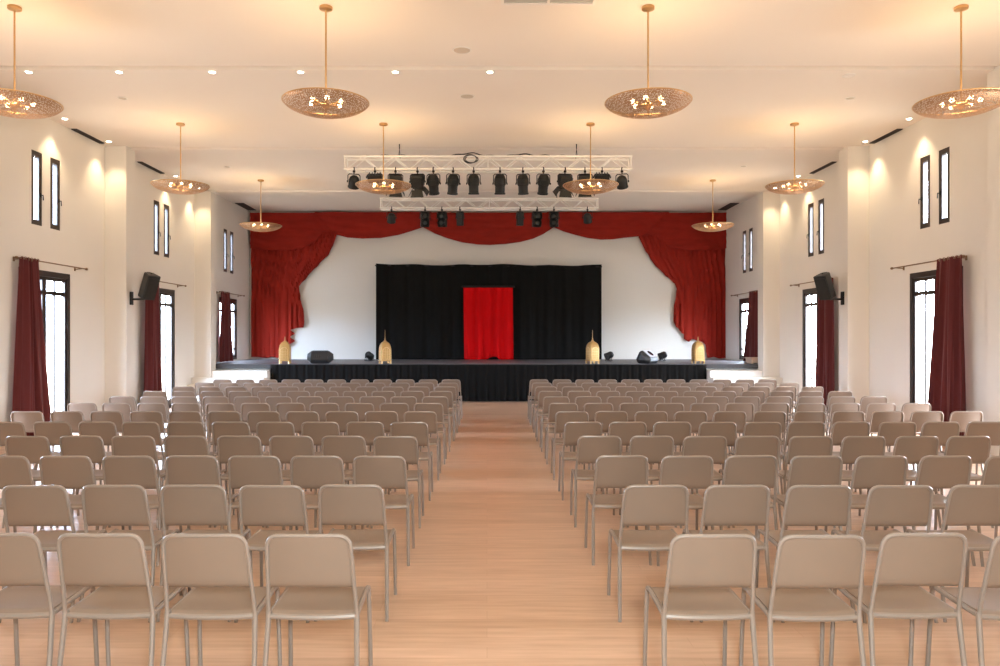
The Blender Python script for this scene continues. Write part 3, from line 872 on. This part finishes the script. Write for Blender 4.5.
# cable draped on the nearer truss
bm = bmesh.new()
pts = []
zc = T1['zt']+.045
for i in range(90):
    t = i/89; x = -2.5+5.0*t
    pts.append((x, T1['y']+.03*math.sin(x*4), zc + .012*math.sin(x*17) + .05*math.exp(-((x+.35)/.25)**2) + .04*math.exp(-((x-.7)/.2)**2)))
tube(bm, pts, .013, 6)
for q in range(3):
    tube(bm, [(-.35+.13*math.cos(a)+.02*q, T1['y']-.18+.012*q, T1['zt']-.06+.09*math.sin(a)*(1-.1*q)) for a in [2*PI*j/20 for j in range(20)]], .008, 6, closed=True)
tag(mesh_from(bm, 'power_cable', M_BLACK), 'black power cable looped along the top of the nearer truss', 'cable')

# ------------------------------------------------------------------ wall speakers
for side, sx in (('left', -1), ('right', 1)):
    x0 = sx*7.55; y0 = 15.9; zc = 2.62
    root = empty('wall_speaker', (x0, y0, zc)); tag(root, f'black loudspeaker tilted down on a bracket from the {side} wall pillar', 'loudspeaker', 'loudspeakers on the wall pillars')
    bm = bmesh.new(); box(bm, 0, -sx*.03, -.06, .06, -.14, .14, .006)
    mesh_from(bm, 'wall_plate', M_BLACKM, root, smooth=False)
    bm = bmesh.new(); tube(bm, [(-sx*.02, 0, -.02), (-sx*.30, -.05, -.02), (-sx*.34, -.06, .02), (-sx*.36, -.07, .12)], .022, 8)
    mesh_from(bm, 'bracket_arm', M_BLACKM, root)
    # cabinet: local front is +Y', built facing the room and turned to the audience
    T = Matrix.Translation((-sx*.42, -.10, .25)) @ Matrix.Rotation(-sx*math.radians(-30), 4, 'Z') @ Matrix.Rotation(-sx*math.radians(24), 4, 'Y')
    # local: front towards -sx*X, width along Y
    bm = bmesh.new()
    vs = box(bm, -.12, .12, -.145, .145, -.27, .27, 0)
    for v in vs:
        if v.co.x*sx > 0: v.co.y *= .72
    es = list(bm.edges)
    bmesh.ops.bevel(bm, geom=es, offset=.012, segments=2, affect='EDGES')
    bmesh.ops.transform(bm, matrix=T, verts=bm.verts)
    cab = mesh_from(bm, 'cabinet', M_BLACK, root)
    bm = bmesh.new(); box(bm, -sx*.120, -sx*.130, -.13, .13, -.255, .215, .003, T); mesh_from(bm, 'grille', mat_dark, root, smooth=False)
    bm = bmesh.new()
    for s in (-1, 1):
        tube(bm, [T @ Vector((0, 0, s*.27)), T @ Vector((sx*.02, 0, s*.29)), T @ Vector((sx*.16, 0, s*.25))], .012, 6)
    tube(bm, [T @ Vector((sx*.16, 0, -.25)), T @ Vector((sx*.16, 0, .25))], .012, 6)
    mesh_from(bm, 'mount', M_BLACKM, root)

# ------------------------------------------------------------------ things on the stage
def lantern(x, y, spire, label, dark):
    root = empty('lantern', (x, y, STAGE_Z), .4 if not dark else .1); tag(root, label, 'lantern', 'gold lanterns along the stage front')
    a = .145
    bm = bmesh.new()
    for sx in (-1, 1):
        for sy in (-1, 1): lathe(bm, [(0, 0), (.030, 0), (.024, .06), (.034, .10), (0, .10)], 8, Matrix.Translation((sx*(a-.02), sy*(a-.02), 0)))
    mesh_from(bm, 'foot', M_BRASS, root)
    bm = bmesh.new()
    # body: square prism with pointed-arch shoulders
    prof = [(.02, .07, 1), (.02, .10, 1), (0, .10, 1), (0, .42, 1), (-.004, .47, .96), (-.02, .53, .86), (-.05, .58, .66), (-.09, .615, .38), (-.12, .63, .2)]
    rings = []
    for (o_, z, k) in prof:
        hw = (a+o_) if k == 1 else a*k
        rad = hw*.22
        ring = []
        for q in range(4):
            cx, cy = [(1, 1), (-1, 1), (-1, -1), (1, -1)][q]
            for t in range(4):
                an = q*PI/2 + t*PI/6
                ring.append(bm.verts.new((cx*(hw-rad)+rad*math.cos(an), cy*(hw-rad)+rad*math.sin(an), z)))
        rings.append(ring)
    for A, B in zip(rings[:-1], rings[1:]):
        for j in range(16): bm.faces.new((A[j], A[(j+1) % 16], B[(j+1) % 16], B[j]))
    bm.faces.new(rings[0][::-1]); bm.faces.new(rings[-1])
    mesh_from(bm, 'body', M_GOLD, root)
    # arched side panels with a raised outline
    for q in range(4):
        bm = bmesh.new(); R = Matrix.Rotation(q*PI/2, 4, 'Z')
        pts = [(-.10, 0, .13), (-.10, 0, .36)] + [(-.10*math.cos(t), 0, .36+.10*math.sin(t)) for t in [PI*j/8 for j in range(1, 8)]] + [(.10, 0, .36), (.10, 0, .13)]
        tube(bm, [R @ Vector((p[0], -a-.002, p[2])) for p in pts], .008, 6, closed=True)
        for k in range(3): tube(bm, [R @ Vector((-.10, -a-.002, .19+.075*k)), R @ Vector((.10, -a-.002, .19+.075*k))], .004, 5)
        for k in (-.035, .035): tube(bm, [R @ Vector((k, -a-.002, .13)), R @ Vector((k, -a-.002, .44))], .004, 5)
        mesh_from(bm, 'arch_panel', M_BRASS, root)
    bm = bmesh.new()
    lathe(bm, [(0, .62), (.035, .625), (.04, .645), (.015, .66), (.022, .68), (.012, .70), (.016, .72), (.007, .74), (.004, .74+spire), (0, .75+spire)], 10)
    mesh_from(bm, 'finial', M_BRASS, root)
lantern((285-487)*21.2/750, 21.2, .02, 'gold arched lantern in front of the left red drape', True)
lantern((385-487)*21.2/750, 21.2, .20, 'gold arched lantern with spire at the left side of the black backdrop', False)
lantern((592.5-487)*21.2/750, 21.2, .20, 'gold arched lantern with spire at the right side of the black backdrop', False)
lantern((698-487)*21.2/750, 21.2, .02, 'gold arched lantern in front of the right red drape', True)

def wedge(x, y, rz, label, white=False):
    root = empty('stage_monitor', (x, y, STAGE_Z), rz); tag(root, label, 'stage monitor', 'floor monitors on the stage front')
    bm = bmesh.new()
    prof = [(-.20, .03), (-.24, .12), (-.13, .34), (-.05, .37), (.20, .17), (.22, .08), (.16, .0), (-.14, .0)]
    W = .24
    A = [bm.verts.new((-W, p[0], p[1])) for p in prof]; B = [bm.verts.new((W, p[0], p[1])) for p in prof]
    n_ = len(prof)
    for i in range(n_): bm.faces.new((A[i], A[(i+1) % n_], B[(i+1) % n_], B[i]))
    bm.faces.new(A[::-1]); bm.faces.new(B)
    bmesh.ops.bevel(bm, geom=list(bm.edges), offset=.012, segments=2, affect='EDGES')
    mesh_from(bm, 'cabinet', M_BLACK, root)
    for s in (-1, 1):
        bm = bmesh.new()
        vs = [bm.verts.new((s*(W+t), p[0]*k, .19+(p[1]-.19)*k)) for t, k in ((0, .96), (.12, .45)) for p in prof]
        for i in range(n_): bm.faces.new((vs[i], vs[(i+1) % n_], vs[n_+(i+1) % n_], vs[n_+i]))
        bm.faces.new(vs[n_:])
        mesh_from(bm, 'side_cheek', M_BLACK, root)
    bm = bmesh.new()
    nrm = Vector((0, .20, .25)).normalized()
    for a_, b_, c_ in (((-W+.03, -.03, .362), (W-.03, -.03, .362), 0),):
        q = [Vector((-W+.03, -.03, .357)), Vector((W-.03, -.03, .357)), Vector((W-.03, .185, .185)), Vector((-W+.03, .185, .185))]
        f0 = [bm.verts.new(p+nrm*.004) for p in q]; f1 = [bm.verts.new(p+nrm*.016) for p in q]
        bm.faces.new(f1)
        for i in range(4): bm.faces.new((f0[i], f0[(i+1) % 4], f1[(i+1) % 4], f1[i]))
    gr = mesh_from(bm, 'grille', M_CONE if white else mat_dark, root, smooth=False)
    if white:
        bm = bmesh.new()
        M2 = Matrix.Translation((.0, .0885, .2848)) @ nrm.to_track_quat('Z', 'Y').to_matrix().to_4x4()
        lathe(bm, [(.105, .006), (.10, .012), (.05, .004), (.0, .010)], 20, M2)
        mesh_from(bm, 'woofer', M_LENS, gr)
    bm = bmesh.new()
    for k in range(4): box(bm, -.16+.05*k, -.14+.05*k, -.215, -.190, .17, .25, .003)
    mesh_from(bm, 'handle_slot', M_BLACKM, root, smooth=False)
wedge((320.5-487)*21.25/750, 21.25, math.radians(6), 'black floor monitor beside the left gold lantern')
wedge((647.5-487)*21.25/750, 21.25, math.radians(-128), 'black floor monitor with pale front beside the right gold lantern', True)

def floor_par(x, y, rz, label):
    root = empty('floor_light', (x, y, STAGE_Z), rz); tag(root, label, 'floor light', 'small floor lamps along the back of the stage')
    T = Matrix.Translation((0, 0, .18)) @ Matrix.Rotation(math.radians(65), 4, 'X')
    bm = bmesh.new(); lathe(bm, [(0, .12), (.07, .115), (.105, .07), (.11, -.10), (.12, -.105), (.12, -.13), (.1, -.13), (.095, -.08), (0, -.08)], 18, T)
    b = mesh_from(bm, 'housing', M_BLACKM, root)
    bm = bmesh.new(); lathe(bm, [(0, -.095), (.05, -.1), (.096, -.09)], 16, T); mesh_from(bm, 'lens', M_CONE, b)
    bm = bmesh.new(); tube(bm, [(-.13, 0, .18), (-.13, -.02, .03), (-.12, -.06, .012), (.12, -.06, .012), (.13, -.02, .03), (.13, 0, .18)], .011, 6)
    tube(bm, [(-.13, 0, .18), (-.13, .10, .012), (.13, .10, .012), (.13, 0, .18)], .011, 6)
    mesh_from(bm, 'stand', M_BLACKM, root)
floor_par((369-487)*23.4/750, 23.4, math.radians(-20), 'small black floor lamp left of the black backdrop')
floor_par((609.5-487)*23.4/750, 23.4, math.radians(60), 'small black floor lamp right of the black backdrop')
floor_par((663-487)*23.4/750, 23.4, math.radians(65), 'small black floor lamp behind the right floor monitor')

root = empty('low_box', (7.68, 21.28, STAGE_Z)); tag(root, 'low pale wooden box on the right end of the stage by the curtain', 'box')
bm = bmesh.new(); box(bm, -.26, .26, -.25, .25, .02, .14, .008); mesh_from(bm, 'body', M_WOODB, root, smooth=False)
bm = bmesh.new(); box(bm, -.28, .28, -.27, .27, .14, .17, .006); mesh_from(bm, 'lid', M_WOODB, root, smooth=False)
bm = bmesh.new()
for sx in (-1, 1): box(bm, sx*.20-.03, sx*.20+.03, -.2, .2, 0, .02)
mesh_from(bm, 'foot', M_WOODB, root, smooth=False)

# ------------------------------------------------------------------ lights
def light(kind, loc, energy, color, **kw):
    d = bpy.data.lights.new(kind.lower(), kind); d.energy = energy; d.color = color
    for k, v in kw.items():
        if k != 'rot': setattr(d, k, v)
    o = bpy.data.objects.new(kind.lower()+'_light', d); col.objects.link(o); o.location = loc
    if 'rot' in kw: o.rotation_euler = kw['rot']
    return o
WARM = (1.0, .70, .34)
for (x, y, _) in PEND + [(-5.73, 4.0, ''), (-1.95, 4.0, ''), (1.95, 4.0, ''), (5.73, 4.0, '')]:
    light('POINT', (x, y, H-1.10), 27, WARM, shadow_soft_size=.14)
for x, y in WALLSPOT:
    light('SPOT', (x, y, H-.03), 85, (1.0, .76, .48), spot_size=math.radians(84), spot_blend=.8, shadow_soft_size=.04)
for i in range(11):
    light('SPOT', ((234+50.9*i-487)*21.5/750, 21.5, HR-.03), 42, (1.0, .9, .78), spot_size=math.radians(80), spot_blend=.8, shadow_soft_size=.04)

light('POINT', (.25, -.35, 2.25), 920, (.84, 1.0, 1.08), shadow_soft_size=.25)   # the photographer's lamp beside the camera

for y in (11.21, 6.40, 1.60):          # the rows of beam downlights (two rows lie out of the frame)
    for i in range(6 if y > 11 else 11):
        light('SPOT', ((25+93*i-487)*11.16/750, y, H-.13), (45 if y > 11 else 10), (1.0, .80, .58), spot_size=math.radians(80), spot_blend=.8, shadow_soft_size=.04)
# daylight: the sky through the real openings; portals only steer the sampling
w = bpy.data.worlds.new('sky'); sc.world = w; w.use_nodes = True
nt = w.node_tree; bg = nt.nodes['Background']
tc = nt.nodes.new('ShaderNodeTexCoord'); sep = nt.nodes.new('ShaderNodeSeparateXYZ')
nt.links.new(tc.outputs['Generated'], sep.inputs[0])
mr = nt.nodes.new('ShaderNodeMapRange'); mr.inputs['From Min'].default_value = -.6; mr.inputs['From Max'].default_value = .6
nt.links.new(sep.outputs['X'], mr.inputs['Value'])
cm = nt.nodes.new('ShaderNodeMixRGB')
cm.inputs['Color1'].default_value = (.72, .95, 1.32, 1); cm.inputs['Color2'].default_value = (.98, 1.12, 1.34, 1)
nt.links.new(mr.outputs[0], cm.inputs['Fac']); gm = nt.nodes.new('ShaderNodeMapRange'); gm.inputs['From Min'].default_value = -.03; gm.inputs['From Max'].default_value = .05
nt.links.new(sep.outputs['Z'], gm.inputs['Value'])
gr_ = nt.nodes.new('ShaderNodeMixRGB'); gr_.inputs['Color1'].default_value = (.24, .23, .21, 1)      # pale paving outside
nt.links.new(gm.outputs[0], gr_.inputs['Fac']); nt.links.new(cm.outputs[0], gr_.inputs['Color2'])
nt.links.new(gr_.outputs[0], bg.inputs['Color'])
bg.inputs['Strength'].default_value = 52.0
def portal(loc, rot, sx_, sy_):
    d = bpy.data.lights.new('portal', 'AREA'); d.shape = 'RECTANGLE'; d.size = sx_; d.size_y = sy_
    d.cycles.is_portal = True
    o = bpy.data.objects.new('portal_light', d); col.objects.link(o); o.location = loc; o.rotation_euler = rot
for sx in (-1, 1):
    for (a, b, z0, z1) in doors+extra:
        portal((sx*(XW+WT+.02), (a+b)/2-.1*sx, (z0+z1)/2), (0, sx*PI/2, 0), z1-z0, b-a)

# ------------------------------------------------------------------ camera and view
cd = bpy.data.cameras.new('camera'); cam = bpy.data.objects.new('camera', cd); col.objects.link(cam)
cam.location = (0, 0, CAMZ); cam.rotation_euler = (PI/2, 0, 0)
cd.sensor_width = 36; cd.lens = 27.0; cd.shift_x = .013; cd.shift_y = .004; cd.clip_end = 200
sc.camera = cam
vs_ = sc.view_settings
vs_.view_transform = 'Standard'; vs_.look = 'None'; vs_.gamma = 1; vs_.use_curve_mapping = False
vs_.exposure = 0.20
sc.cycles.use_denoising = True
sc.cycles.max_bounces = 10
sc.cycles.diffuse_bounces = 6
sc.cycles.transparent_max_bounces = 16
sc.cycles.sample_clamp_indirect = 6
